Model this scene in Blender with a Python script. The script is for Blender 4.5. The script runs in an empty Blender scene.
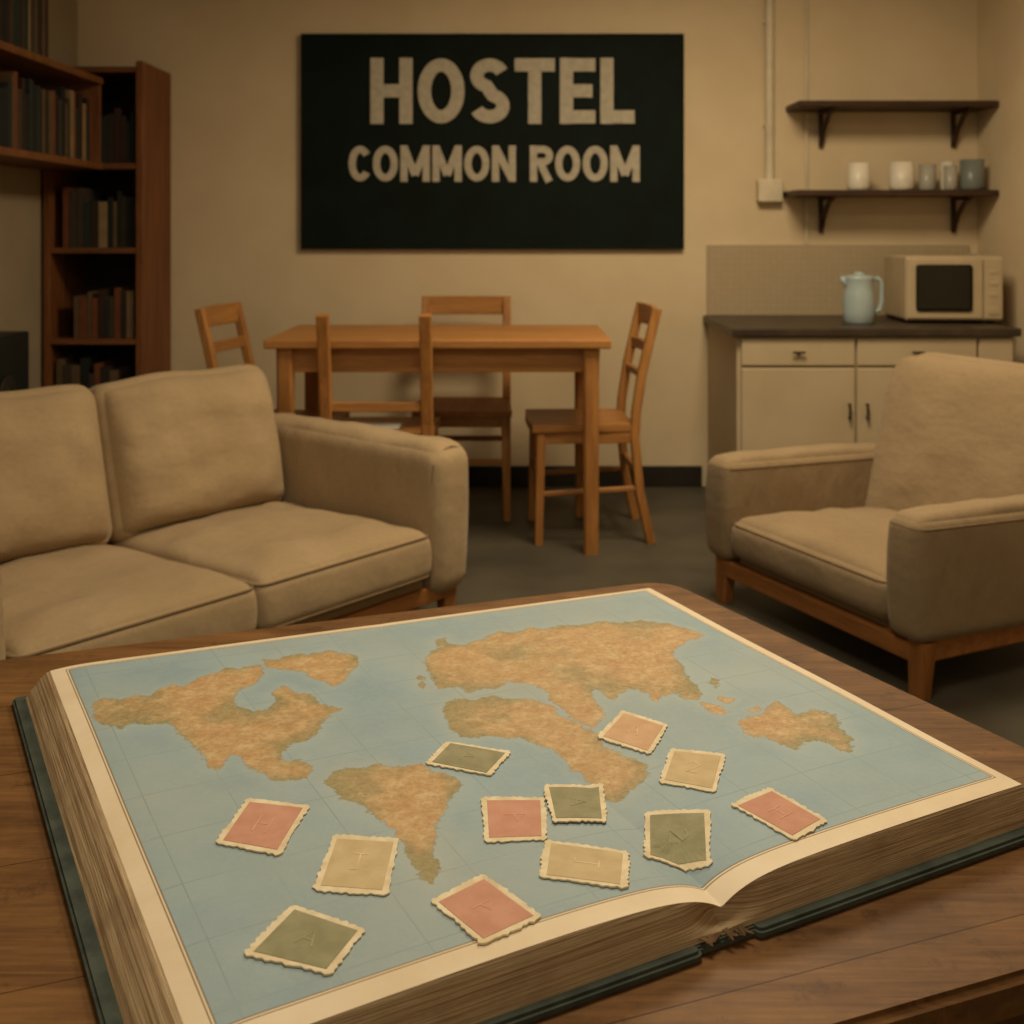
import bpy, bmesh, math, random
import numpy as np
from mathutils import Vector, Matrix, noise as mnoise
random.seed(7); np.random.seed(7)
sc=bpy.context.scene
try: sc.view_settings.view_transform='Standard'
except Exception: pass
F=1127.0; H=1.25; HY=230.0
def c(r,g,b):
    f=lambda v:((v/255+0.055)/1.055)**2.4 if v/255>0.04045 else v/255/12.92
    return (f(r),f(g),f(b),1)
# ---------------- materials
def newmat(name):
    m=bpy.data.materials.new(name); m.use_nodes=True
    nt=m.node_tree; b=nt.nodes['Principled BSDF']; return m,nt,b
def node(nt,t,**k):
    n=nt.nodes.new(t)
    for a,v in k.items(): setattr(n,a,v)
    return n
def mixc(nt,fac,a,b,bt='MIX'):
    n=nt.nodes.new('ShaderNodeMix'); n.data_type='RGBA'; n.blend_type=bt
    for sock,v in ((n.inputs[0],fac),(n.inputs[6],a),(n.inputs[7],b)):
        if isinstance(v,bpy.types.NodeSocket): nt.links.new(v,sock)
        else: sock.default_value=v
    return n.outputs[2]
def mapr(nt,v,a,b,lo=0.0,hi=1.0):
    n=nt.nodes.new('ShaderNodeMapRange'); nt.links.new(v,n.inputs[0])
    n.inputs[1].default_value=a;n.inputs[2].default_value=b;n.inputs[3].default_value=lo;n.inputs[4].default_value=hi
    return n.outputs[0]
def mth(nt,op,a,b=0.0):
    n=nt.nodes.new('ShaderNodeMath'); n.operation=op
    for s,v in ((n.inputs[0],a),(n.inputs[1],b)):
        if isinstance(v,bpy.types.NodeSocket): nt.links.new(v,s)
        else: s.default_value=v
    return n.outputs[0]
def coords(nt,scale=(1,1,1),rotz=0,kind='Object'):
    t=node(nt,'ShaderNodeTexCoord'); mp=node(nt,'ShaderNodeMapping')
    mp.inputs['Scale'].default_value=scale; mp.inputs['Rotation'].default_value=(0,0,rotz)
    nt.links.new(t.outputs[kind],mp.inputs[0]); return mp.outputs[0]
def noise(nt,vec,scale,detail=4,rough=0.55):
    n=node(nt,'ShaderNodeTexNoise'); n.inputs['Scale'].default_value=scale
    n.inputs['Detail'].default_value=detail; n.inputs['Roughness'].default_value=rough
    nt.links.new(vec,n.inputs['Vector']); return n.outputs[0]
def bump(nt,b,h,strength=0.3,dist=0.002):
    n=node(nt,'ShaderNodeBump'); n.inputs['Strength'].default_value=strength; n.inputs['Distance'].default_value=dist
    nt.links.new(h,n.inputs['Height']); nt.links.new(n.outputs[0],b.inputs['Normal'])
def plain(name,c1,c2=None,scale=8,rough=0.7,bs=0.1,bscale=60,bd=0.001,spec=0.3):
    m,nt,b=newmat(name); v=coords(nt)
    c2=c2 or tuple(x*0.82 for x in c1[:3])+(1,)
    n=mapr(nt,noise(nt,v,scale),0.35,0.65)
    nt.links.new(mixc(nt,n,c1,c2),b.inputs['Base Color'])
    b.inputs['Roughness'].default_value=rough; b.inputs['Specular IOR Level'].default_value=spec
    if bs: bump(nt,b,noise(nt,v,bscale),bs,bd)
    return m
def wood(name,c1,c2,axis=0,scale=4,rough=0.5,rotz=0,planks=None,spec=0.3):
    m,nt,b=newmat(name); s=[9,9,9]; s[axis]=0.7
    v=coords(nt,tuple(s),rotz)
    n1=noise(nt,v,scale,6,0.65); n2=noise(nt,v,scale*6,3)
    g=mth(nt,'ADD',mth(nt,'MULTIPLY',n1,0.7),mth(nt,'MULTIPLY',n2,0.3))
    col=mixc(nt,mapr(nt,g,0.38,0.62),c1,c2)
    if planks:
        v2=coords(nt,(1,1,1),rotz)
        n3=noise(nt,v2,5,6,0.7)
        col=mixc(nt,mapr(nt,n3,0.45,0.75,0,0.7),col,tuple(x*0.42 for x in c2[:3])+(1,))
        n4=noise(nt,v2,22,5,0.7)
        col=mixc(nt,mapr(nt,n4,0.58,0.70,0,0.55),col,tuple(x*0.35 for x in c2[:3])+(1,))
        n5=noise(nt,coords(nt,(.8,40,1),rotz),3,5,.75)
        col=mixc(nt,mapr(nt,n5,0.60,0.7,0,0.35),col,tuple(min(1,x*1.6) for x in c1[:3])+(1,))
        br=node(nt,'ShaderNodeTexBrick'); nt.links.new(v2,br.inputs['Vector'])
        br.inputs['Scale'].default_value=1; br.inputs['Brick Width'].default_value=2.5; br.inputs['Row Height'].default_value=planks
        br.inputs['Mortar Size'].default_value=0.0012; br.inputs['Mortar Smooth'].default_value=0.6
        br.inputs['Color1'].default_value=(1,1,1,1); br.inputs['Color2'].default_value=(0.88,0.88,0.88,1); br.inputs['Mortar'].default_value=(0.35,0.3,0.25,1)
        col=mixc(nt,1.0,col,br.outputs['Color'],'MULTIPLY')
    nt.links.new(col,b.inputs['Base Color']); b.inputs['Roughness'].default_value=rough
    b.inputs['Specular IOR Level'].default_value=spec
    bump(nt,b,g,0.25,0.002); return m
def fabric(name,c1,c2):
    m,nt,b=newmat(name); v=coords(nt)
    big=noise(nt,v,3,2); fine=noise(nt,v,300,2,0.8); mid=noise(nt,v,60,3,.6)
    col=mixc(nt,mapr(nt,big,0.35,0.65),c1,c2)
    col=mixc(nt,mapr(nt,fine,0.4,0.75,0,0.45),col,tuple(x*0.55 for x in c1[:3])+(1,))
    col=mixc(nt,mapr(nt,mid,0.45,0.7,0,0.2),col,tuple(x*0.6 for x in c1[:3])+(1,))
    nt.links.new(col,b.inputs['Base Color']); b.inputs['Roughness'].default_value=0.9
    b.inputs['Specular IOR Level'].default_value=0.12
    b.inputs['Sheen Weight'].default_value=0.12
    wr=noise(nt,coords(nt,(1,1.8,1)),6,3,0.5)
    h=mth(nt,'ADD',mth(nt,'MULTIPLY',wr,5.0),mth(nt,'MULTIPLY',fine,0.2))
    bump(nt,b,h,0.6,0.004); return m
M={}
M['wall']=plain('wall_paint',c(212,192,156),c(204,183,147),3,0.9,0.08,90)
M['wall_l_shaded']=plain('wall_paint_left_shaded',c(156,140,112),c(148,132,104),3,0.9,0.08,90)  # same wall darkened: shade away from the light is put into the colour
M['ceil']=plain('ceiling_paint',c(206,190,162),None,3,0.9,0)
M['base']=plain('baseboard_paint',c(42,37,29),None,8,0.5,0)
M['floor']=plain('floor_lino',c(86,80,66),c(68,63,52),2.2,0.5,0.06,30,spec=.2)
M['sign']=plain('sign_board',c(15,26,20),c(12,20,15),5,0.7,0.15,120,spec=.12)
M['letter']=plain('sign_paint',c(184,175,154),c(168,158,136),30,0.8,0.05)
M['sofa']=fabric('sofa_fabric',c(178,154,118),c(166,142,107))
M['arm']=fabric('armchair_fabric',c(156,134,102),c(146,124,93))
M['pipe']=plain('piping_fabric',c(132,110,80),None,20,0.9,0)
M['pine']=wood('pine_wood',c(182,128,68),c(146,96,48),2,3)
M['pinex']=wood('pine_wood_x',c(182,128,68),c(152,102,52),0,3)
M['piney']=wood('pine_wood_y',c(174,122,64),c(146,96,48),1,3)
M['legw']=wood('leg_wood',c(168,112,60),c(134,86,42),2,3)
M['legx']=wood('rail_wood',c(168,112,60),c(134,86,42),0,3)
M['case']=wood('bookcase_wood',c(130,80,40),c(96,56,28),2,3,0.55)
M['casex']=wood('bookcase_shelf_wood',c(130,82,42),c(98,60,30),0,3,0.55)
M['dark']=wood('dark_shelf_wood',c(74,50,32),c(50,33,22),0,3,0.5)
M['back']=plain('bookcase_back',c(44,30,18),None,4,0.8,0)
M['ctable']=wood('coffee_table_wood',c(138,98,56),c(100,67,36),0,3,0.55,rotz=-math.radians(20),planks=0.21,spec=.22)
M['cside']=wood('coffee_table_edge',c(100,68,38),c(62,42,22),0,3,0.5,rotz=-math.radians(20))
M['cab']=plain('cabinet_paint',c(186,168,136),c(178,159,127),3,0.6,0.03)
M['ctop']=plain('counter_top',c(70,58,44),c(54,44,34),10,0.4,0.03)
M['knob']=plain('metal_knob',c(70,58,44),None,8,0.35,0)
M['white']=plain('conduit_plastic',c(212,198,168),None,8,0.5,0)
M['mugw']=plain('mug_glaze',c(222,212,190),None,8,0.35,0)
M['mugg']=plain('glass_grey',c(168,162,146),None,8,0.25,0)
M['mugb']=plain('mug_blue_glaze',c(120,124,116),None,8,0.3,0)
M['kettle']=plain('kettle_plastic',c(164,178,176),c(154,168,167),8,0.25,0)
M['mw']=plain('microwave_shell',c(188,168,134),None,4,0.45,0)
M['mwd']=plain('microwave_glass',c(34,32,24),None,4,0.15,0)
M['black']=plain('speaker_black',c(24,30,28),None,4,0.5,0.05)
M['cover']=plain('book_cloth',c(78,84,72),c(58,64,55),30,0.8,0.4,300,0.001)
M['torn']=plain('torn_paper',c(120,92,60),c(84,62,40),60,0.9,0.4,300,0.001)
M['paper']=plain('paper',c(220,214,196),None,4,0.8,0)
# tiles
m,nt,b=newmat('backsplash_tile'); v=coords(nt)
cx=node(nt,'ShaderNodeSeparateXYZ'); nt.links.new(v,cx.inputs[0]); cb=node(nt,'ShaderNodeCombineXYZ')
nt.links.new(cx.outputs[0],cb.inputs[0]); nt.links.new(cx.outputs[2],cb.inputs[1])
br=node(nt,'ShaderNodeTexBrick'); br.offset=0; nt.links.new(cb.outputs[0],br.inputs[0])
br.inputs['Scale'].default_value=1; br.inputs['Brick Width'].default_value=0.03; br.inputs['Row Height'].default_value=0.03; br.inputs['Mortar Size'].default_value=0.0015
br.inputs['Color1'].default_value=c(172,154,122); br.inputs['Color2'].default_value=c(169,150,118); br.inputs['Mortar'].default_value=c(162,144,113)
nt.links.new(br.outputs[0],b.inputs['Base Color']); b.inputs['Roughness'].default_value=0.5; M['tile']=m
# ---------------- mesh helpers
def empty(name,loc=(0,0,0),rz=0):
    e=bpy.data.objects.new(name,None); sc.collection.objects.link(e); e.location=loc; e.rotation_euler=(0,0,rz)
    e.empty_display_size=0.1; return e
def finish(bm,name,mats,parent=None,loc=(0,0,0),rot=(0,0,0),smooth=False):
    bmesh.ops.recalc_face_normals(bm,faces=bm.faces[:])
    me=bpy.data.meshes.new(name); bm.to_mesh(me); bm.free()
    for mm in (mats if isinstance(mats,(list,tuple)) else [mats]): me.materials.append(mm)
    if smooth:
        for p in me.polygons: p.use_smooth=True
    o=bpy.data.objects.new(name,me); sc.collection.objects.link(o); o.location=loc; o.rotation_euler=rot
    if parent: o.parent=parent
    return o
def addbox(bm,x0,x1,y0,y1,z0,z1,bev=0,mi=0,mat=None):
    r=bmesh.ops.create_cube(bm,size=1); vs=r['verts']
    for v in vs: v.co=Vector(((x0+x1)/2+v.co.x*(x1-x0),(y0+y1)/2+v.co.y*(y1-y0),(z0+z1)/2+v.co.z*(z1-z0)))
    fs=set(f for v in vs for f in v.link_faces)
    for f in fs: f.material_index=mi
    if bev:
        es=list(set(e for v in vs for e in v.link_edges))
        r=bmesh.ops.bevel(bm,geom=es,offset=bev,segments=2,affect='EDGES',profile=0.5)
        for f in r['faces']: f.material_index=mi
def box(name,x0,x1,y0,y1,z0,z1,m,parent=None,bev=0.003):
    bm=bmesh.new(); addbox(bm,x0,x1,y0,y1,z0,z1,bev); return finish(bm,name,m,parent)
def cushion(name,w,d,h,m,parent,loc,rot=(0,0,0),r=0.05,puff=0.03,puffb=0.0,n=22,taper=None,cor=None,soft=0.0):
    bm=bmesh.new(); bmesh.ops.create_cube(bm,size=2)
    bmesh.ops.subdivide_edges(bm,edges=bm.edges[:],cuts=n,use_grid_fill=True)
    sd_=Vector((loc[0]*7.3+1,loc[1]*3.1,loc[2]*5))
    for v in bm.verts:
        q=[math.sin(t*math.pi/2) for t in v.co]
        p=Vector((q[0]*w/2,q[1]*d/2,q[2]*h/2))
        if cor:
            ix=max(-(w/2-cor),min(w/2-cor,p.x)); iy=d/2-cor
            if p.y>iy and abs(p.x)>w/2-cor:
                o2=Vector((p.x-ix,p.y-iy)); mx=max(abs(o2.x),abs(o2.y))
                if o2.length>0: o2=o2/o2.length*mx; p.x=ix+o2.x; p.y=iy+o2.y
        inn=Vector([max(-(s/2-r),min(s/2-r,a)) for s,a in zip((w,d,h),p)])
        off=p-inn
        if off.length>1e-6:
            k=max(abs(off.x),abs(off.y),abs(off.z)); off=off/off.length*k
        p=inn+off
        f=(1-q[0]**4)*(1-q[1]**4)
        if q[2]>0: p.z+=puff*f*q[2]
        else: p.z+=puffb*f*q[2]
        if soft and q[2]>0:
            nn=mnoise.noise(Vector((p.x*6,p.y*9,0))+sd_)+.5*mnoise.noise(Vector((p.x*16,p.y*13,2))+sd_)
            p.z+=soft*nn*min(1,f*1.6)
        f2=(1-q[2]**2)
        p.x+=0.008*f2*q[0]; p.y+=0.008*f2*q[1]
        if taper: p=taper(p)
        v.co=p
    return finish(bm,name,m,parent,loc,rot,True)
def tube(name,pts,rad,m,parent=None,cyclic=False,loc=(0,0,0),rot=(0,0,0)):
    cu=bpy.data.curves.new(name,'CURVE'); cu.dimensions='3D'; cu.bevel_depth=rad; cu.bevel_resolution=3
    s=cu.splines.new('POLY'); s.points.add(len(pts)-1)
    for p,q in zip(s.points,pts): p.co=(*q,1)
    s.use_cyclic_u=cyclic; cu.use_fill_caps=True
    o=bpy.data.objects.new(name,cu); sc.collection.objects.link(o)
    cu.materials.append(m); o.location=loc; o.rotation_euler=rot
    if parent: o.parent=parent
    return o
def seam(name,w,d,z,r,m,parent,loc,rot=(0,0,0),rad=0.0035):
    pts=[]
    for sx,sy,a0 in ((1,1,0),(-1,1,90),(-1,-1,180),(1,-1,270)):
        for k in range(7):
            a=math.radians(a0+k*15); pts.append((sx*(w/2-r)+r*math.cos(a),sy*(d/2-r)+r*math.sin(a),z))
    return tube(name,pts,rad,m,parent,True,loc,rot)
def bar(bm,pts,w,d,up=(0,1,0),mi=0,ends=None,closed=False):
    rings=[]; n=len(pts); P=[Vector(p) for p in pts]; up=Vector(up)
    for i,p in enumerate(P):
        if closed: t=(P[(i+1)%n]-P[i-1]).normalized()
        else: t=(P[min(i+1,n-1)]-P[max(i-1,0)]).normalized()
        s=t.cross(up).normalized(); u=s.cross(t).normalized()
        k=1.0 if ends is None else (ends[0]+(ends[1]-ends[0])*i/(n-1))
        ww=w/2*k; dd=d/2*k; b=min(ww,dd)*0.3
        sec=[(ww-b,dd),(-(ww-b),dd),(-ww,dd-b),(-ww,-(dd-b)),(-(ww-b),-dd),(ww-b,-dd),(ww,-(dd-b)),(ww,dd-b)]
        rings.append([bm.verts.new(p+s*a+u*q) for a,q in sec])
    for i in range(n if closed else n-1):
        r0,r1=rings[i],rings[(i+1)%n]
        for j in range(8):
            f=bm.faces.new((r0[j],r0[(j+1)%8],r1[(j+1)%8],r1[j])); f.material_index=mi
    if not closed:
        bm.faces.new(rings[0]).material_index=mi; bm.faces.new(rings[-1][::-1]).material_index=mi
def lathe(name,prof,m,parent=None,loc=(0,0,0),seg=32):
    bm=bmesh.new(); rings=[]
    for r,z in prof:
        rings.append([bm.verts.new((r*math.cos(2*math.pi*k/seg),r*math.sin(2*math.pi*k/seg),z)) for k in range(seg)])
    for i in range(len(rings)-1):
        for j in range(seg): bm.faces.new((rings[i][j],rings[i][(j+1)%seg],rings[i+1][(j+1)%seg],rings[i+1][j]))
    bm.faces.new(rings[0][::-1]); bm.faces.new(rings[-1])
    return finish(bm,name,m,parent,loc,(0,0,0),True)
# ---------------- room
WY=5.5; XL=-2.12; XR=2.27; Y0=-1.6; ZC=2.75
box('floor',XL-.1,XR+.1,Y0-.1,WY+.1,-.1,0,M['floor'],None,0)
box('ceiling',XL-.1,XR+.1,Y0-.1,WY+.1,ZC,ZC+.1,M['ceil'],None,0)
box('wall_back',XL-.1,XR+.1,WY,WY+.1,0,ZC,M['wall'],None,0)
box('wall_left',XL-.1,XL,Y0,WY,0,ZC,M['wall_l_shaded'],None,0)
box('wall_right',XR,XR+.1,Y0,WY,0,ZC,M['wall'],None,0)
box('wall_front',XL-.1,XR+.1,Y0-.1,Y0,0,ZC,M['wall'],None,0)
box('baseboard_back',-1.655,.925,WY-.018,WY,0,.10,M['base'],None,.003)
box('baseboard_left',XL,XL+.018,Y0,WY-.5,0,.10,M['base'],None,.003)
box('baseboard_right',XR-.018,XR,Y0,4.7,0,.10,M['base'],None,.003)
# conduit
cd=empty('electrical_conduit')
tube('pipe',[(1.25,WY-.028,1.47),(1.25,WY-.028,ZC)],.022,M['white'],cd)
box('junction_box',1.19,1.31,WY-.06,WY,1.385,1.495,M['white'],cd,.008)
tube('cable',[(1.435,WY-.01,1.18),(1.435,WY-.01,ZC)],.008,M['white'],cd)
for z in (1.75,2.25): box('clip',1.225,1.275,WY-.03,WY,z,z+.02,M['white'],cd,.004)
# sign
sg=empty('hostel_sign',(-.095,WY,1.68))
box('board',-.925,.925,-.03,0,-.518,.518,M['sign'],sg,.004)
bm=bmesh.new()
for a in ((-.93,.93,-.034,-.0,.51,.523),(-.93,.93,-.034,0,-.523,-.51),(-.93,-.917,-.034,0,-.51,.51),(.917,.93,-.034,0,-.51,.51)): addbox(bm,*a,bev=.002)
finish(bm,'frame',M['sign'],sg)
def arc(cx_,cz,rx,rz,a0,a1,n=20): return [(cx_+rx*math.cos(math.radians(a0+(a1-a0)*i/n)),cz+rz*math.sin(math.radians(a0+(a1-a0)*i/n))) for i in range(n+1)]
def glyph(ch,k):
    h=k/2
    if ch=='H': w=.74; return w,[([(h,0),(h,1)],0),([(w-h,0),(w-h,1)],0),([(h,.5),(w-h,.5)],0)]
    if ch=='T': w=.70; return w,[([(0,1-h*.9),(w,1-h*.9)],0),([(w/2,0),(w/2,1-h)],0)]
    if ch=='E': w=.62; return w,[([(h,0),(h,1)],0),([(h,1-h*.9),(w,1-h*.9)],0),([(h,.5),(w-.05,.5)],0),([(h,h*.9),(w,h*.9)],0)]
    if ch=='L': w=.60; return w,[([(h,0),(h,1)],0),([(h,h*.9),(w,h*.9)],0)]
    if ch=='O': w=.82; return w,[(arc(w/2,.5,w/2-h,.51-h,0,360,36)[:-1],1)]
    if ch=='C': w=.72; return w,[(arc(w/2+.03,.5,w/2+.02-h,.51-h,38,322,30),0)]
    if ch=='S': w=.70; return w,[(arc(w/2,.72+.01,w/2-h-.01,.28-h,20,270,18)[:-1]+[(w/2,.5)]+arc(w/2,.28-.01,w/2-h,.28-h,90,-160,18)[1:],0)]
    if ch=='M': w=.96; return w,[([(h,0),(h,1)],0),([(w-h,0),(w-h,1)],0),([(h*.95,.97),(w/2,.18)],0),([(w-h*.95,.97),(w/2,.18)],0)]
    if ch=='N': w=.78; return w,[([(h,0),(h,1)],0),([(w-h,0),(w-h,1)],0),([(h,.96),(w-h,.04)],0)]
    if ch=='R': w=.74; return w,[([(h,0),(h,1)],0),([(h,1-h*.9)]+arc(w-.31,.72,.27-h*.5,.28-h*.9,90,-90,14)+[(h,.44+h*.9)],0),([(w*.5,.46),(w-h*.9,0)],0)]
    return .30,[]
def letters(name,txt,x0,x1,z0,z1,k,gap):
    G=[glyph(ch,k) for ch in txt]; tot=sum(g[0] for g in G)+gap*(len(txt)-1)
    s=(x1-x0)/tot; hz=z1-z0; bm=bmesh.new(); x=x0
    for w,st in G:
        for i,(pts,cl) in enumerate(st):
            bar(bm,[(x+p[0]*s,-.032-.0004*i,z0+p[1]*hz) for p in pts],k*s*.98,.005,(0,1,0),closed=bool(cl))
        x+=(w+gap)*s
    finish(bm,name,M['letter'],sg)
letters('text_hostel','HOSTEL',-.688+.095,.595+.095,1.765-1.68,2.085-1.68,.235,.085)
letters('text_common_room','COMMON ROOM',-.795+.095,.620+.095,1.484-1.68,1.660-1.68,.24,.075)
# ---------------- bookcase
def booksrow(bm,x0,x1,yf,z,hmax,depth,axis='x',nm=6):
    x=x0
    while x<x1-.02:
        t=random.uniform(.016,.042)
        if x+t>x1: break
        h=hmax*random.uniform(.72,1.0); d=depth*random.uniform(.8,1)
        mi=random.randrange(nm)
        if axis=='x': addbox(bm,x,x+t-.002,yf,yf+d,z,z+h,.002,mi)
        else: addbox(bm,yf-d,yf,x,x+t-.002,z,z+h,.002,mi)
        x+=t
BM=[plain('book_cloth_%d'%i,c(*q),None,20,0.8,0) for i,q in enumerate([(50,40,28),(98,78,52),(40,48,42),(112,64,36),(66,56,42),(140,116,82),(56,36,26),(32,34,30)])]
bc=empty('bookcase')
x0,x1,yf,yb=-2.105,-1.66,5.06,5.485; top=2.01
box('side_left',x0,x0+.03,yf,yb,0,top,M['case'],bc); box('side_right',x1-.03,x1,yf,yb,0,top,M['case'],bc)
box('back_panel',x0+.03,x1-.03,yb-.012,yb,0.02,top,M['back'],bc,0)
for i,z in enumerate((.06,.38,.76,1.17,1.55,1.985)):
    box('shelf_%d'%i,x0+.03,x1-.03,yf+.004,yb-.012,z-.025,z,M['casex'],bc,.002)
bm=bmesh.new()
booksrow(bm,-1.98,-1.70,5.09,.76,.25,.25,nm=8); booksrow(bm,-2.03,-1.70,5.09,1.17,.28,.25,nm=8); booksrow(bm,-2.06,-1.70,5.09,1.55,.26,.25,nm=8)
booksrow(bm,-2.06,-1.75,5.09,.38,.29,.25,nm=8)
finish(bm,'bookcase_books',BM,bc)
ws=empty('bookshelf')
for i,z in enumerate((1.93,1.55)):
    box('shelf_%d'%i,XL,-1.83,3.5,5.05,z-.03,z,M['casex'],ws,.003)
box('upright',XL,-1.84,5.03,5.052,1.55,1.93,M['case'],ws,.002)
bm=bmesh.new(); booksrow(bm,3.7,5.02,-1.86,1.55,.30,.2,'y',8); booksrow(bm,3.7,4.55,-1.86,1.93,.30,.2,'y',8)
finish(bm,'shelf_books',BM,ws)
# loudspeaker
sp=empty('loudspeaker'); box('cabinet',-2.10,-1.96,4.16,4.58,0,.84,M['black'],sp,.008)
for z,r in ((.62,.06),(.38,.06),(.16,.05)):
    o=lathe('driver_cone',[(r*1.1,0),(r*1.1,.008),(r,.01),(r*.4,-.0),(r*.3,.006),(0.001,.01)],M['base'],sp,(-1.96,4.37,z)); o.rotation_euler=(0,math.pi/2,0)
# ---------------- kitchenette
kc=empty('kitchen_cabinet'); X0,X1=.955,2.13; YF=4.77
box('carcass',X0,X1,YF+.02,WY-.005,.08,.80,M['cab'],kc,.002)
box('plinth',X0+.03,X1-.03,YF+.07,WY-.01,0,.08,M['base'],kc,0)
box('counter_top',X0-.025,X1+.02,YF-.02,WY-.005,.80,.835,M['ctop'],kc,.006)
for i,(a,b_) in enumerate(((.972,1.452),(1.462,1.968),(1.978,2.122))):
    box('drawer_%d'%i,a,b_,YF,YF+.02,.675,.79,M['cab'],kc,.005)
    box('door_panel_%d'%i,a,b_,YF,YF+.02,.10,.665,M['cab'],kc,.005)
    if i<2:
        xm=(a+b_)/2
        box('drawer_pull_%d'%i,xm-.028,xm+.028,YF-.022,YF-.012,.728,.738,M['knob'],kc,.004)
        box('pull_stem_%d'%i,xm-.01,xm+.01,YF-.014,YF,.73,.736,M['knob'],kc,.001)
for i,xx in enumerate((1.425,1.50)):
    box('door_pull_%d'%i,xx-.006,xx+.006,YF-.025,YF-.015,.45,.52,M['knob'],kc,.004)
    for z in (.455,.51): box('pull_post_%d'%i,xx-.004,xx+.004,YF-.017,YF,z,z+.006,M['knob'],kc,0)
box('backsplash',.95,2.225,WY-.015,WY,.835,1.178,M['tile'],None,.002)
Z2=1.437
for i,(z,a,b_) in enumerate(((1.853,1.335,2.265),(Z2,1.32,2.265))):
    s=empty('bracket_shelf'); 
    box('plank',a,b_,WY-.26,WY,z-.028,z,M['dark'],s,.004)
    for xx in (1.505,2.15):
        bm=bmesh.new()
        bar(bm,[(xx,WY-.012,z-.028),(xx,WY-.012,z-.2)],.024,.02,(1,0,0))
        bar(bm,[(xx,WY-.22,z-.036),(xx,WY-.0,z-.036)],.02,.016,(0,0,1))
        bar(bm,[(xx,WY-.2,z-.04),(xx,WY-.14,z-.06),(xx,WY-.06,z-.12),(xx,WY-.015,z-.185)],.018,.02,(1,0,0))
        finish(bm,'bracket',M['dark'],s)
def mug(x,r,h,m,handle=True,name='coffee_mug',y=5.33):
    g=empty(name,(x,y,Z2+.0005))
    lathe('body',[(r*.85,0),(r*.95,.006),(r,.02),(r,h),(r-.004,h),(r-.005,.01),(0.001,.008)],m,g)
    if handle:
        tube('handle',[(r-.003+.022*math.sin(a),0,h*.5+.3*h*math.cos(a)) for a in [k*math.pi/10 for k in range(11)]],.0045,m,g,rot=(0,0,math.radians(60)))
mug(1.640,.053,.128,M['mugw']); mug(1.843,.058,.132,M['mugw']); mug(1.975,.04,.125,M['mugg'],False,'drinking_glass',5.36)
mug(2.062,.030,.115,M['mugg'],False,'drinking_glass',5.30); mug(2.085,.032,.14,M['mugw'],False,'drinking_glass',5.40); mug(2.175,.055,.145,M['mugb'])
# microwave
mw=empty('microwave',(1.935,5.0,.835),math.radians(-3))
box('shell',-.185,.24,0,.36,.012,.30,M['mw'],mw,.012)
box('door_frame',-.18,.15,-.012,.002,.02,.29,M['mw'],mw,.008)
box('door_window',-.145,.10,-.016,-.008,.055,.262,M['mwd'],mw,.012)
box('control_panel',.155,.235,-.010,.002,.02,.29,M['mw'],mw,.006)
for i,z in enumerate((.22,.17,.12)):
    box('button_%d'%i,.175,.215,-.013,-.008,z,z+.018,M['mw'],mw,.002)
box('open_button',.17,.22,-.014,-.008,.04,.07,M['mw'],mw,.003)
for xx in (-.16,.2):
    for yy in (.04,.32): box('foot',xx-.015,xx+.015,yy-.015,yy+.015,0,.014,M['black'],mw,.002)
# kettle
kt=empty('electric_kettle',(1.545,5.02,.835))
lathe('body',[(.062,0),(.068,.006),(.070,.05),(.070,.1),(.066,.14),(.060,.165),(.064,.195),(.066,.208),(.058,.212),(.03,.216),(.02,.220),(.018,.228),(.001,.23)],M['kettle'],kt)
tube('handle',[(.055,0,.195),(.085,0,.20),(.100,0,.178),(.102,0,.10),(.094,0,.06),(.062,0,.045)],.011,M['kettle'],kt)
bm=bmesh.new(); bar(bm,[(-.04,0,.17),(-.066,0,.19),(-.080,0,.205)],.04,.03,(0,1,0),ends=(1,.5)); finish(bm,'spout',M['kettle'],kt,smooth=True)
# ---------------- dining table
dt=empty('dining_table',(-.285,4.65,0)); hw=.665; hd=.345; zt=.83
box('top',-hw,hw,-hd,hd,zt-.035,zt,M['pinex'],dt,.006)
box('apron_front',-hw+.09,hw-.09,-hd+.05,-hd+.07,zt-.13,zt-.035,M['pinex'],dt); box('apron_back',-hw+.09,hw-.09,hd-.07,hd-.05,zt-.13,zt-.035,M['pinex'],dt)
box('apron_left',-hw+.06,-hw+.08,-hd+.08,hd-.08,zt-.13,zt-.035,M['piney'],dt); box('apron_right',hw-.08,hw-.06,-hd+.08,hd-.08,zt-.13,zt-.035,M['piney'],dt)
i=0
for sx in (-1,1):
    for sy in (-1,1):
        i+=1; bm=bmesh.new(); xx=sx*(hw-.075); yy=sy*(hd-.055)
        bar(bm,[(xx,yy,zt-.035),(xx,yy,zt-.14),(xx,yy,0)],.066,.066,(0,1,0),ends=(1,.85)); finish(bm,'leg_%d'%i,M['pine'],dt)
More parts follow.
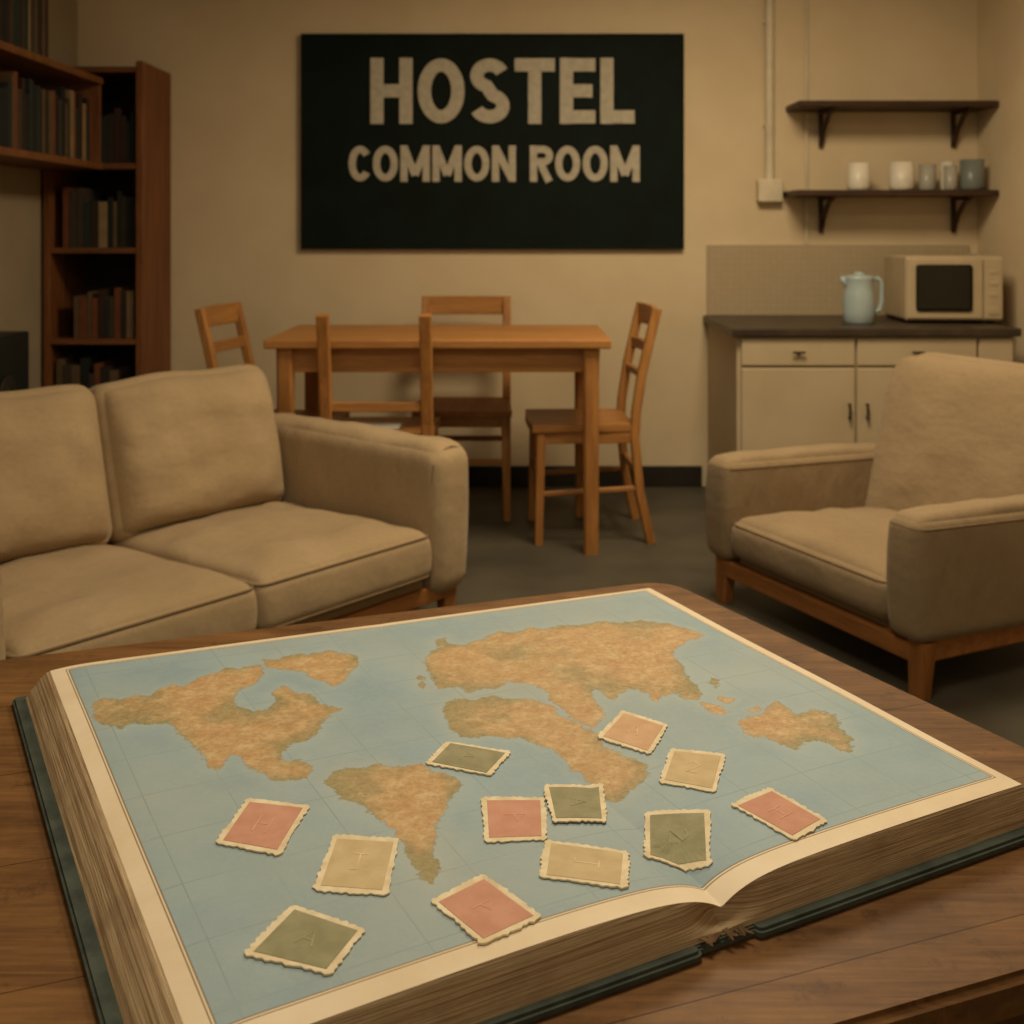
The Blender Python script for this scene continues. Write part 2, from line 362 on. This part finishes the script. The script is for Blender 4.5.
# ---------------- dining chairs
def chair(x,y,rz,style='slat'):
    g=empty('dining_chair',(x,y,0),rz); zs=.475
    th=.046 if style=='open' else .038
    for i,sx in enumerate((-1,1)):
        bm=bmesh.new(); ww=.19*sx
        bar(bm,[(ww,.26,0),(ww,.215,.2),(ww,.195,.42),(ww,.20,.52),(ww,.225,.68),(ww*1.0,.262,.84),(ww,.285,.935)],.036,th,(1,0,0)); finish(bm,'back_leg_%d'%i,M['pine'],g)
        bm=bmesh.new(); bar(bm,[(ww*.98,-.18,zs-.03),(ww*1.02,-.19,0)],.038,.038,(0,1,0),ends=(1,.8)); finish(bm,'front_leg_%d'%i,M['pine'],g)
        bm=bmesh.new(); bar(bm,[(ww,-.18,.2),(ww,.215,.22)],.024,.018,(0,0,1)); finish(bm,'side_stretcher_%d'%i,M['piney'],g)
        box('side_apron_%d'%i,ww-.01,ww+.01,-.17,.19,zs-.075,zs-.02,M['piney'],g)
    bm=bmesh.new(); bmesh.ops.create_cube(bm,size=2); bmesh.ops.subdivide_edges(bm,edges=bm.edges[:],cuts=10,use_grid_fill=True)
    for v in bm.verts:
        q=v.co.copy(); tw=1-.06*(q.y+1)/2
        v.co=Vector((q.x*.215*tw,q.y*.205-.01-(.012*(1-q.x**2) if q.y<-.5 else 0),zs-.013+q.z*.013-(.010*(1-q.x**2)*(1-q.y**2) if q.z>0 else 0)))
    finish(bm,'seat',M['piney'],g)
    box('front_apron',-.17,.17,-.19,-.17,zs-.075,zs-.02,M['pinex'],g); box('back_apron',-.17,.17,.18,.20,zs-.075,zs-.02,M['pinex'],g)
    bm=bmesh.new(); bar(bm,[(-.185,-.185,.25),(.185,-.185,.25)],.02,.024,(0,0,1)); bar(bm,[(-.185,.21,.28),(.185,.21,.28)],.02,.024,(0,0,1)); finish(bm,'stretchers',M['pinex'],g)
    def rail(nm,z,h,yc,bow):
        bm=bmesh.new(); pts=[(x_/8*.19,yc+bow*(1-(x_/8)**2),z) for x_ in range(-8,9)]
        bar(bm,pts,.02,h,(0,0,1)); finish(bm,nm,M['pinex'],g)
    if style=='slat':
        rail('top_rail',.895,.085,.275,.02); rail('mid_slat',.77,.045,.245,.02)
        rail('low_slat',.66,.03,.222,.015)
    elif style=='open':
        rail('low_slat',.585,.035,.208,.008)
    return g
chair(.285,4.68,math.radians(-87))
chair(-.215,5.04,0)
chair(-.51,4.45,math.radians(180),'open')
chair(-.94,4.655,math.radians(82))
box('paper_sheet',-.64,-.44,4.38,4.52,.4755,.478,M['paper'],None,0)
# ---------------- sofa
sf=empty('sofa',(-.69,2.995,0),math.radians(50))
box('base_frame',-.80,.80,.02,.93,.09,.17,M['sofa'],sf,.02)
box('front_rail',-.80,.80,.0,.03,.085,.135,M['legx'],sf,.005)
for i,(a,b_) in enumerate(((-.78,.03),(.78,.03),(-.78,.90),(.78,.90))):
    bm=bmesh.new(); bar(bm,[(a,b_,.11),(a,b_,0)],.055,.055,(0,1,0),ends=(1,.75)); finish(bm,'leg_%d'%i,M['legw'],sf)
for i,xc in enumerate((-.33,.33)):
    R_=(math.radians(-2),0,0)
    cushion('seat_cushion_%d'%i,.655,.80,.15,M['sofa'],sf,(xc,.37,.232),R_,.035,.035,soft=.016,n=28)
    seam('seat_piping_%d'%i,.655,.80,.06,.035,M['pipe'],sf,(xc,.37,.232),R_)
    seam('seat_piping_low_%d'%i,.655,.80,-.06,.035,M['pipe'],sf,(xc,.37,.232),R_)
    RB=(math.radians(75),0,math.radians((-1.5,1.0)[i]))
    def sag(p):
        if p.y>0: p.y+= .012*(1-(p.x/.33)**2)-.004*math.sin(p.x*18)
        return p
    cushion('back_cushion_%d'%i,.655,.48,.17,M['sofa'],sf,(xc-.01,.775,.522),RB,.055,.065,.0,soft=.022,n=28,taper=sag)
for i,sx in enumerate((-1,1)):
    def tp(p,sx=sx):
        t=(p.z+.235)/.47
        p.x+=sx*.015*t*t; return p
    cushion('arm_%d'%i,.17,.98,.47,M['sofa'],sf,(sx*.75,.46,.335),(0,0,0),.058,.008,taper=tp,soft=.010)
    ap=[]
    for k in range(25):
        t=k/24
        if t<.35: ap.append((-.079,0,-.2+t/.35*.36))
        elif t<.65:
            a=math.pi*(1-(t-.35)/.3); ap.append((.0+.079*math.cos(a),0,.16+.068*math.sin(a)))
        else: ap.append((.079,0,.16-(t-.65)/.35*.36))
    tube('arm_piping_%d'%i,[(x_+sx*.015*((z_+.235)/.47)**2,0,z_) for x_,y_,z_ in ap],.0035,M['pipe'],sf,loc=(sx*.75,-.006,.335))
cushion('back_frame',1.5,.14,.60,M['sofa'],sf,(0,.91,.40),(math.radians(-6),0,0),.05,0)
# ---------------- armchair
ac=empty('armchair',(.885,3.40,0),math.radians(-64.5))
for i,sx in enumerate((-1,1)):
    xo=.43 if sx<0 else .412
    bm=bmesh.new(); bar(bm,[(sx*.435,.03,.15),(sx*.435,.02,0)],.065,.055,(0,1,0),ends=(1,.75)); finish(bm,'front_leg_%d'%i,M['legw'],ac)
    bm=bmesh.new(); bar(bm,[(sx*.42,.70,.15),(sx*.43,.76,0)],.05,.05,(0,1,0),ends=(1,.75)); finish(bm,'back_leg_%d'%i,M['legw'],ac)
    box('side_rail_%d'%i,sx*.435-.018,sx*.435+.018,.03,.76,.095,.155,M['legx'],ac,.004)
    def tp(p,sx=sx):
        p.z+= -.02*(p.y+.37)/.74; return p
    cushion('arm_%d'%i,.122,.78,.335,M['arm'],ac,(sx*xo,.37,.317),(0,0,0),.034,.014,taper=tp,soft=.006)
    seam('arm_piping_%d'%i,.125,.785,.130,.034,M['pipe'],ac,(sx*xo,.37,.317),(math.radians(-1.5),0,0),.003)
box('front_rail',-.42,.42,.0,.035,.092,.145,M['legx'],ac,.005)
box('seat_deck',-.37,.36,.03,.72,.12,.16,M['arm'],ac,.01)
cushion('seat_cushion',.71,.68,.135,M['arm'],ac,(-.01,.33,.217),(math.radians(-3),0,0),.04,.035,soft=.012)
seam('seat_piping',.71,.68,.045,.04,M['pipe'],ac,(-.01,.33,.217),(math.radians(-3),0,0))
cushion('backrest',.83,.66,.14,M['arm'],ac,(0,.72,.49),(math.radians(74),0,0),.055,.05,.02,cor=.17,soft=.010)
# ---------------- coffee table
ct=empty('coffee_table')
TR=Vector((.29,2.10)); NR=Vector((.809,1.115)); dl=Vector((.939,.343)); L=1.62
TL=TR-dl*L; NL=NR-dl*L
def prism(name,poly,z0,z1,m,parent,bev=.006,seg=3):
    bm=bmesh.new(); vs=[bm.verts.new((p[0],p[1],z0)) for p in poly]; f=bm.faces.new(vs)
    r=bmesh.ops.extrude_face_region(bm,geom=[f]); 
    for v in r['geom']:
        if isinstance(v,bmesh.types.BMVert): v.co.z=z1
    if bev:
        es=[e for e in bm.edges if abs(e.verts[0].co.z-e.verts[1].co.z)<1e-6]
        bmesh.ops.bevel(bm,geom=es,offset=bev,segments=seg,affect='EDGES')
    return finish(bm,name,m,parent)
def roundpoly(P,r,n=6):
    out=[]; N=len(P)
    for i in range(N):
        p=P[i]; a=(P[i-1]-p).normalized(); b_=(P[(i+1)%N]-p).normalized()
        for k in range(n+1):
            t=k/n; out.append((p+a*r*(1-t)**2+b_*r*t**2))
    return out
prism('top',roundpoly([TL,NL,NR,TR],.07),.56,.60,M['ctable'],ct,.007)
def inset(P,d):
    cc=sum(P,Vector((0,0)))/len(P); return [p+(cc-p).normalized()*d for p in P]
I1=inset([TL,NL,NR,TR],.09); 
bm=bmesh.new()
for i in range(4):
    a=I1[i]; b_=I1[(i+1)%4]; bar(bm,[(a.x,a.y,.515),(b_.x,b_.y,.515)],.024,.09,(0,0,1))
finish(bm,'apron',M['cside'],ct)
for i,p in enumerate(I1):
    bm=bmesh.new(); bar(bm,[(p.x,p.y,.56),(p.x,p.y,0)],.07,.07,(.343,-.939,0),ends=(1,.8)); finish(bm,'leg_%d'%i,M['cside'],ct)
# ---------------- atlas
at=empty('open_atlas')
A=np.array((-.633,1.544));B=np.array((.231,1.889));C=np.array((.551,1.218));D=np.array((-.2255,.8134))
NU,NV=520,440
u=np.linspace(0,1,NU+1); v=np.linspace(0,1,NV+1); U,V=np.meshgrid(u,v)
XY=(A[None,None]*((1-U)*(1-V))[...,None]+B[None,None]*(U*(1-V))[...,None]+C[None,None]*(U*V)[...,None]+D[None,None]*((1-U)*V)[...,None])
def zpage(U,V):
    du=(U-(.50+.037*V)); dip=(.0005+.0195*V**5)*np.exp(-np.abs(du)/.035)
    bulge=.003*np.sin(np.clip(np.abs(du)/.5,0,1)*math.pi)*V
    return .650-dip+bulge-.004*np.clip((.06-U)/.06,0,1)**2+.0012*np.sin(U*9+V*4)*np.sin(V*7)
Z=zpage(U,V)
def px(pts,z=.65): return np.array([((x-512)/F*(F*(H-z)/(y-HY)),F*(H-z)/(y-HY)) for x,y in pts])
lands=[
 [(95,720),(92,704),(104,699),(120,701),(134,696),(150,698),(160,690),(172,686),(184,688),(200,678),(214,674),(228,668),(240,670),(258,664),(264,672),(258,682),(240,690),(233,699),(240,708),(254,713),(268,710),(276,702),(272,694),(284,686),(300,695),(310,694),(320,704),(342,709),(330,716),(322,722),(318,735),(302,742),(290,747),(280,757),(284,764),(298,761),(312,768),(304,780),(280,783),(262,775),(250,768),(240,758),(228,756),(218,772),(210,768),(204,758),(190,745),(178,732),(168,724),(150,726),(135,724),(120,730),(108,727)],
 [(262,660),(276,660),(290,655),(310,654),(330,650),(345,653),(358,655),(355,668),(342,682),(332,686),(325,680),(312,679),(305,672),(285,670),(268,668)],
 [(325,782),(333,773),(345,770),(362,770),(380,766),(400,769),(420,766),(432,772),(445,775),(463,785),(458,793),(450,800),(441,815),(437,835),(432,850),(438,870),(436,880),(430,886),(420,878),(412,866),(408,860),(400,840),(390,830),(378,822),(366,812),(355,805),(345,803),(335,795)],
 [(428,668),(426,660),(430,652),(450,643),(462,645),(480,640),(500,632),(515,633),(530,628),(545,630),(560,626),(580,626),(600,622),(620,624),(640,621),(672,625),(690,629),(705,636),(690,641),(676,648),(672,656),(682,668),(686,676),(694,684),(702,694),(698,701),(686,700),(676,694),(664,697),(655,702),(648,696),(640,691),(628,690),(620,694),(614,701),(606,696),(602,692),(592,688),(594,702),(604,716),(592,726),(575,720),(566,712),(560,706),(550,700),(546,692),(536,686),(524,684),(508,682),(496,690),(484,688),(470,692),(458,686),(440,688),(432,678)],
 [(442,708),(450,700),(458,698),(475,699),(495,695),(510,699),(530,698),(540,704),(552,707),(560,716),(580,724),(598,735),(604,748),(625,755),(648,765),(648,775),(641,782),(632,788),(622,797),(612,797),(600,790),(592,784),(588,776),(572,765),(560,752),(545,744),(520,736),(505,738),(490,735),(475,738),(462,738),(448,725)],
 [(737,726),(748,718),(760,717),(768,708),(778,704),(790,712),(798,716),(806,714),(812,710),(824,714),(835,716),(838,728),(852,740),(850,755),(838,753),(824,744),(810,742),(795,752),(785,748),(775,745),(765,738),(752,740)],
 [(700,704),(716,706),(730,714),(722,717),(706,711)],[(720,698),(732,701),(730,706),(722,703)],[(712,678),(720,685),(716,690),(708,683)],
 [(434,640),(446,637),(447,643),(437,646)],[(747,712),(758,709),(762,712),(751,715)],
 [(420,674),(425,677),(424,688),(419,686)],
]
P=XY.reshape(-1,2); sd=np.full(len(P),-9.0)
for poly in lands:
    q=px(poly); n=len(q); ins=np.zeros(len(P),bool); dm=np.full(len(P),9.0)
    for i in range(n):
        a=q[i]; b_=q[(i+1)%n]; e=b_-a; w=P-a
        t=np.clip((w@e)/(e@e),0,1); dd=np.hypot(*(w-t[:,None]*e).T); dm=np.minimum(dm,dd)
        if a[1]!=b_[1]:
            cond=((a[1]>P[:,1])!=(b_[1]>P[:,1]))&(P[:,0]<(b_[0]-a[0])*(P[:,1]-a[1])/(b_[1]-a[1])+a[0]); ins^=cond
    sd=np.maximum(sd,np.where(ins,dm,-dm))
ml,mr,mt,mb=.024,.018,.016,.036
border=np.minimum(np.minimum((U-ml)*.93,(1-mr-U)*.93),np.minimum((V-mt)*.78,(1-mb-V)*.78)).ravel()
idx=np.arange((NU+1)*(NV+1)).reshape(NV+1,NU+1)
faces=np.stack([idx[1:,:-1],idx[1:,1:],idx[:-1,1:],idx[:-1,:-1]],-1).reshape(-1,4)
me=bpy.data.meshes.new('map_pages'); verts=np.concatenate([P,Z.reshape(-1,1)],1)
me.from_pydata(verts.tolist(),[],faces.tolist())
for nm,arr in (('land',sd),('border',border),('pu',U.ravel()),('pv',V.ravel())):
    at_=me.attributes.new(nm,'FLOAT','POINT'); at_.data.foreach_set('value',arr.astype(np.float32))
for p in me.polygons: p.use_smooth=True
mp=bpy.data.objects.new('map_pages',me); sc.collection.objects.link(mp); mp.parent=at
m,nt,b=newmat('map_print')
def attr(n): a=node(nt,'ShaderNodeAttribute'); a.attribute_name=n; return a.outputs['Fac']
v_=coords(nt)
nz=noise(nt,v_,70,9,0.75); nz2=noise(nt,v_,9,5,0.6); nz3=noise(nt,v_,150,6,0.75); nz4=noise(nt,v_,3,3); nz5=noise(nt,v_,40,7,.75)
land=mth(nt,'ADD',attr('land'),mth(nt,'MULTIPLY',mth(nt,'SUBTRACT',nz,0.5),0.036))
lm=mapr(nt,land,-.0006,.0006)
tan=mixc(nt,mapr(nt,nz5,.4,.62),c(206,176,128),c(190,150,102))
tan=mixc(nt,mapr(nt,nz3,.42,.68,0,.6),tan,c(154,118,76))
tan=mixc(nt,mapr(nt,nz5,.36,.46,.4,0),tan,c(214,190,148))
green=mixc(nt,mapr(nt,nz3,.4,.65),c(160,150,108),c(130,122,82))
coastf=mth(nt,'MULTIPLY',mapr(nt,land,.0,.02,.9,0),mapr(nt,nz2,.40,.56))
landc=mixc(nt,mapr(nt,mth(nt,'ADD',nz2,mth(nt,'MULTIPLY',nz5,.3)),.66,.8,0,.7),tan,green)
landc=mixc(nt,coastf,landc,green)
sea=mixc(nt,mapr(nt,nz2,.35,.65),c(142,163,168),c(156,174,176))
sea=mixc(nt,mapr(nt,nz3,.45,.7,0,.35),sea,c(172,181,172))
sea=mixc(nt,mapr(nt,nz4,.45,.65,0,.45),sea,c(168,177,168))
sea=mixc(nt,mapr(nt,land,-.02,0,0,.35),sea,c(178,186,174))
def lines(a,n,wd):
    f=mth(nt,'FRACT',mth(nt,'MULTIPLY',a,n)); d=mth(nt,'ABSOLUTE',mth(nt,'SUBTRACT',f,.5)); return mapr(nt,d,wd,wd*2,1,0)
g=mth(nt,'MAXIMUM',lines(attr('pu'),11,.006),lines(attr('pv'),9,.006))
sea=mixc(nt,mth(nt,'MULTIPLY',g,mapr(nt,nz2,.35,.6,.0,.45)),sea,c(120,134,130))
coast=mth(nt,'MULTIPLY',mapr(nt,land,-.0016,-.0002),mapr(nt,land,.0002,.0016,1,0))
mpc=mixc(nt,lm,sea,landc); mpc=mixc(nt,mth(nt,'MULTIPLY',coast,.35),mpc,c(124,112,82))
paper=mixc(nt,mapr(nt,nz2,.35,.65),c(234,216,184),c(224,203,168))
bd=attr('border')
col=mixc(nt,mapr(nt,bd,-.0003,.0003),paper,mpc)
ln=mth(nt,'MULTIPLY',mapr(nt,bd,-.0042,-.0036),mapr(nt,bd,-.0028,-.0022,1,0))
ln2=mth(nt,'MULTIPLY',mapr(nt,bd,-.0012,-.0006),mapr(nt,bd,.0002,.0008,1,0))
col=mixc(nt,mth(nt,'MULTIPLY',mth(nt,'MAXIMUM',ln,ln2),.8),col,c(112,88,56))
stain=mapr(nt,noise(nt,v_,2.2,5,.6),.5,.75,0,.2)
col=mixc(nt,stain,col,c(184,162,124))
nt.links.new(col,b.inputs['Base Color']); b.inputs['Roughness'].default_value=.62; b.inputs['Specular IOR Level'].default_value=.25
bump(nt,b,mth(nt,'ADD',nz2,mth(nt,'MULTIPLY',nz3,.2)),.4,.003)
me.materials.append(m)
# page block (lofted perimeter)
per=[(t,0) for t in np.linspace(0,1,60)[:-1]]+[(1,t) for t in np.linspace(0,1,60)[:-1]]+[(1-t,1) for t in np.linspace(0,1,240)[:-1]]+[(0,1-t) for t in np.linspace(0,1,80)[:-1]]
per=np.array(per); pu,pv=per[:,0],per[:,1]
def bil(pu,pv): return A*((1-pu)*(1-pv))[:,None]+B*(pu*(1-pv))[:,None]+C*(pu*pv)[:,None]+D*((1-pu)*pv)[:,None]
pxy=bil(pu,pv); ztop=zpage(pu,pv)
ex=(B-A)/np.linalg.norm(B-A); ey=(A-D)/np.linalg.norm(A-D)
isl=(pu<1e-6).astype(float); isr=(pu>1-1e-6).astype(float); ist=(pv<1e-6).astype(float); isb=(pv>1-1e-6).astype(float)
bm=bmesh.new(); rings=[]; LV=14
for k in range(LV+1):
    t=k/LV; jit=np.random.uniform(-.0008,.0008)+ (0 if k==0 else .0004)
    fl=.030*t**.8
    nx=(isr*.55-isl)[:,None]*ex*(fl+jit)
    spn=np.exp(-((pu-.537)/.03)**2)*isb
    ny=(ist*.3-isb*.22)[:,None]*ey*(fl+jit)
    w=pxy+nx+ny+ (spn*.014*math.sin(math.pi*min(1,t*1.2)))[:,None]*ey
    zb=.610
    z=ztop*(1-t)+zb*t
    rings.append([bm.verts.new((w[i,0],w[i,1],z[i])) for i in range(len(w))])
n=len(per)
for k in range(LV):
    for j in range(n): bm.faces.new((rings[k][j],rings[k][(j+1)%n],rings[k+1][(j+1)%n],rings[k+1][j]))
bm.faces.new(rings[-1])
m,nt,b=newmat('page_edges'); v2=coords(nt,(1.2,1.2,160)); v3=coords(nt)
ns=noise(nt,v2,6,5,.7)
col=mixc(nt,mapr(nt,ns,.38,.62),c(216,190,148),c(154,122,82)); col=mixc(nt,mapr(nt,noise(nt,v3,12,4),.5,.75,0,.45),col,c(124,92,58))
nt.links.new(col,b.inputs['Base Color']); b.inputs['Roughness'].default_value=.85; bump(nt,b,ns,.7,.002)
finish(bm,'page_block',m,at)
# covers
def q2(a): return Vector((a[0],a[1]))
def bl(u_,v_): return q2(bil(np.array([u_]),np.array([v_]))[0])
EX=q2(ex); EY=q2(ey)
nleft=-EX*.046; nrt=EX*.036; nup=EY*.02; ndn=-EY*.018
L1=[bl(0,0)+nleft+nup,bl(0,1)+nleft+ndn,bl(.50,1)+ndn,bl(.47,0)+nup]
R1=[bl(.53,0)+nup,bl(.57,1)+ndn,bl(1,1)+nrt+ndn,bl(1,0)+nrt+nup]
prism('cover_left',roundpoly(L1,.008,3),.600,.610,M['cover'],at,.003,2)
prism('cover_right',roundpoly(R1,.008,3),.600,.610,M['cover'],at,.003,2)
S1=[bl(.465,0)+nup*.9,bl(.495,1)+ndn*.6,bl(.575,1)+ndn*.6,bl(.535,0)+nup*.9]
prism('spine',S1,.6005,.609,M['cover'],at,.002,2)
bm=bmesh.new()
sp0=bl(.537,1)
for k in range(8):
    o_=EX*random.uniform(-.028,.022); h0=random.uniform(.611,.616)
    a=sp0+o_-EY*.008; b_=a-EY*random.uniform(.006,.012)+EX*random.uniform(-.010,.010)
    bar(bm,[(a.x,a.y,h0),((a.x+b_.x)/2,(a.y+b_.y)/2,h0-.001),(b_.x,b_.y,.611)],random.uniform(.003,.008),.0012,(0,0,1),ends=(1,.3))
finish(bm,'torn_binding',M['torn'],at)
# ---------------- stamps
SC={'g':(c(156,150,116),c(140,134,100)),'r':(c(204,152,126),c(194,140,114)),'y':(c(206,184,140),c(194,170,126)),'o':(c(210,172,134),c(200,160,122))}
SM={k:plain('stamp_ink_'+k,a,b_,40,.8,.2,200) for k,(a,b_) in SC.items()}
SG={k:plain('stamp_glyph_'+k,tuple(x*1.28 for x in a[:3])+(1,),tuple(x*1.15 for x in b_[:3])+(1,),60,.85,0) for k,(a,b_) in SC.items()}
deck=plain('stamp_paper',c(234,218,182),c(216,196,156),60,.85,.4,250)
ST=[('g',[(425,765),(447,742),(512,752),(490,777)]),('o',[(597,737),(622,711),(669,726),(650,755)]),('y',[(659,782),(671,749),(726,756),(716,794)]),
('r',[(215,845),(247,800),(310,808),(280,858)]),('y',[(313,893),(333,838),(400,842),(387,899)]),('r',[(482,799),(545,797),(547,841),(484,844)]),
('g',[(544,785),(603,781),(607,820),(552,823)]),('g',[(645,808),(709,810),(712,858),(645,853)]),('r',[(730,806),(770,790),(828,823),(795,842)]),
('y',[(545,841),(630,850),(627,890),(539,880)]),('r',[(430,904),(484,877),(543,921),(483,949)]),('g',[(243,955),(292,907),(367,932),(330,977)])]
GL=[[[(-.15,-.4),(-.15,.4),(.15,.1),(-.15,0)]],[[(-.2,-.3),(0,.4),(.2,-.3)],[(-.1,0),(.1,0)]],[[(-.2,.3),(0,.4),(.2,.2),(-.2,-.3),(.2,-.3)]],[[(-.2,-.4),(-.2,.4)],[(-.2,0),(.2,0)],[(.2,.4),(.2,-.4)]],[[(0,.4),(0,-.3),(-.2,-.3)],[(-.2,.4),(.2,.4)]]]
Zf=Z.ravel()
def pz(p):
    return Zf[np.argmin((P[:,0]-p[0])**2+(P[:,1]-p[1])**2)]
for si,(k,q) in enumerate(ST):
    lift=.0018+(.0012 if si==6 else 0)
    Q=[Vector(p) for p in px(q,.6515)]
    cc=sum(Q,Vector((0,0)))/4
    def bi(s,t): return Q[0]*(1-s)*(1-t)+Q[1]*s*(1-t)+Q[2]*s*t+Q[3]*(1-s)*t
    out=[]; base=[]
    N=18
    for e in range(4):
        a,b_=Q[e],Q[(e+1)%4]; nn=(b_-a).normalized(); nn=Vector((nn.y,-nn.x)); 
        if (((a+b_)/2-cc).dot(nn))<0: nn=-nn
        ph=random.uniform(0,6)
        for j in range(N):
            t=j/N; p=a.lerp(b_,t); am=random.uniform(-.0012,.0010)+.0006*math.sin(ph+t*5)+(.0008 if j%2 else -.0005)
            base.append(p); out.append(p+nn*am if j else p+(cc-p)*random.uniform(.02,.05))
    bm=bmesh.new(); n=len(out)
    curl=[random.uniform(0,.0015) for _ in range(4)]
    def hz(p): return pz(p)+lift
    rings=[[bm.verts.new((p.x,p.y,hz(p)-.0010)) for p in out]]
    top=[]
    for i_,p in enumerate(out):
        e=i_//N; t=(i_%N)/N; cu_=curl[e]*(1-t)+curl[(e+1)%4]*t
        top.append(bm.verts.new((p.x,p.y,hz(p)+cu_*.6)))
    rings.append(top)
    for s_,dz,m_ in ((.84,0,0),(.835,.0005,1),(.55,.0005,1),(.25,.0005,1)):
        rings.append([bm.verts.new((cc.x+(p.x-cc.x)*s_,cc.y+(p.y-cc.y)*s_,hz(cc+(p-cc)*s_)+dz)) for p in base])
    for r_ in range(len(rings)-1):
        for j in range(n):
            f=bm.faces.new((rings[r_][j],rings[r_][(j+1)%n],rings[r_+1][(j+1)%n],rings[r_+1][j])); f.material_index=1 if r_>=2 else 0
    f=bm.faces.new(rings[-1]); f.material_index=1
    def loc2(gx,gy): return bi(.5+gy*.4,.5+gx*.5)
    for st in GL[si%5]:
        pts=[loc2(gx,gy) for gx,gy in st]
        bar(bm,[(p.x,p.y,hz(p)+.0007) for p in pts],.0015,.0003,(0,0,1),mi=2)
    finish(bm,'postage_stamp',[deck,SM[k],SG[k]])
# ---------------- lights
def area(name,loc,rot,sx,sy,e,col):
    l=bpy.data.lights.new(name,'AREA'); l.shape='RECTANGLE'; l.size=sx; l.size_y=sy; l.energy=e; l.color=col
    o=bpy.data.objects.new(name,l); sc.collection.objects.link(o); o.location=loc; o.rotation_euler=rot; return o
area('ceiling_light',(.75,3.5,2.68),(0,0,0),.8,.8,56,(1,.82,.56))
area('atlas_fill_light',(.1,1.35,2.70),(0,0,0),.8,.8,24,(1,.88,.68))  # added fill above the coffee table to keep the atlas bright, no real fixture
area('window_light',(-.8,-1.4,1.9),(math.radians(78),0,math.radians(-8)),2.0,1.3,12,(1,.90,.72))
w=bpy.data.worlds.new('world'); sc.world=w; w.use_nodes=True; w.node_tree.nodes['Background'].inputs[0].default_value=(.5,.42,.3,1); w.node_tree.nodes['Background'].inputs[1].default_value=.1
# ---------------- camera
cam=bpy.data.cameras.new('camera'); co=bpy.data.objects.new('camera',cam); sc.collection.objects.link(co)
co.location=(0,0,H); co.rotation_euler=(math.pi/2,0,0); cam.sensor_width=36; cam.lens=36*F/1024; cam.shift_y=-(512-HY)/1024
cam.clip_start=.05; cam.dof.use_dof=True; cam.dof.focus_distance=1.25; cam.dof.aperture_fstop=7.5
sc.camera=co
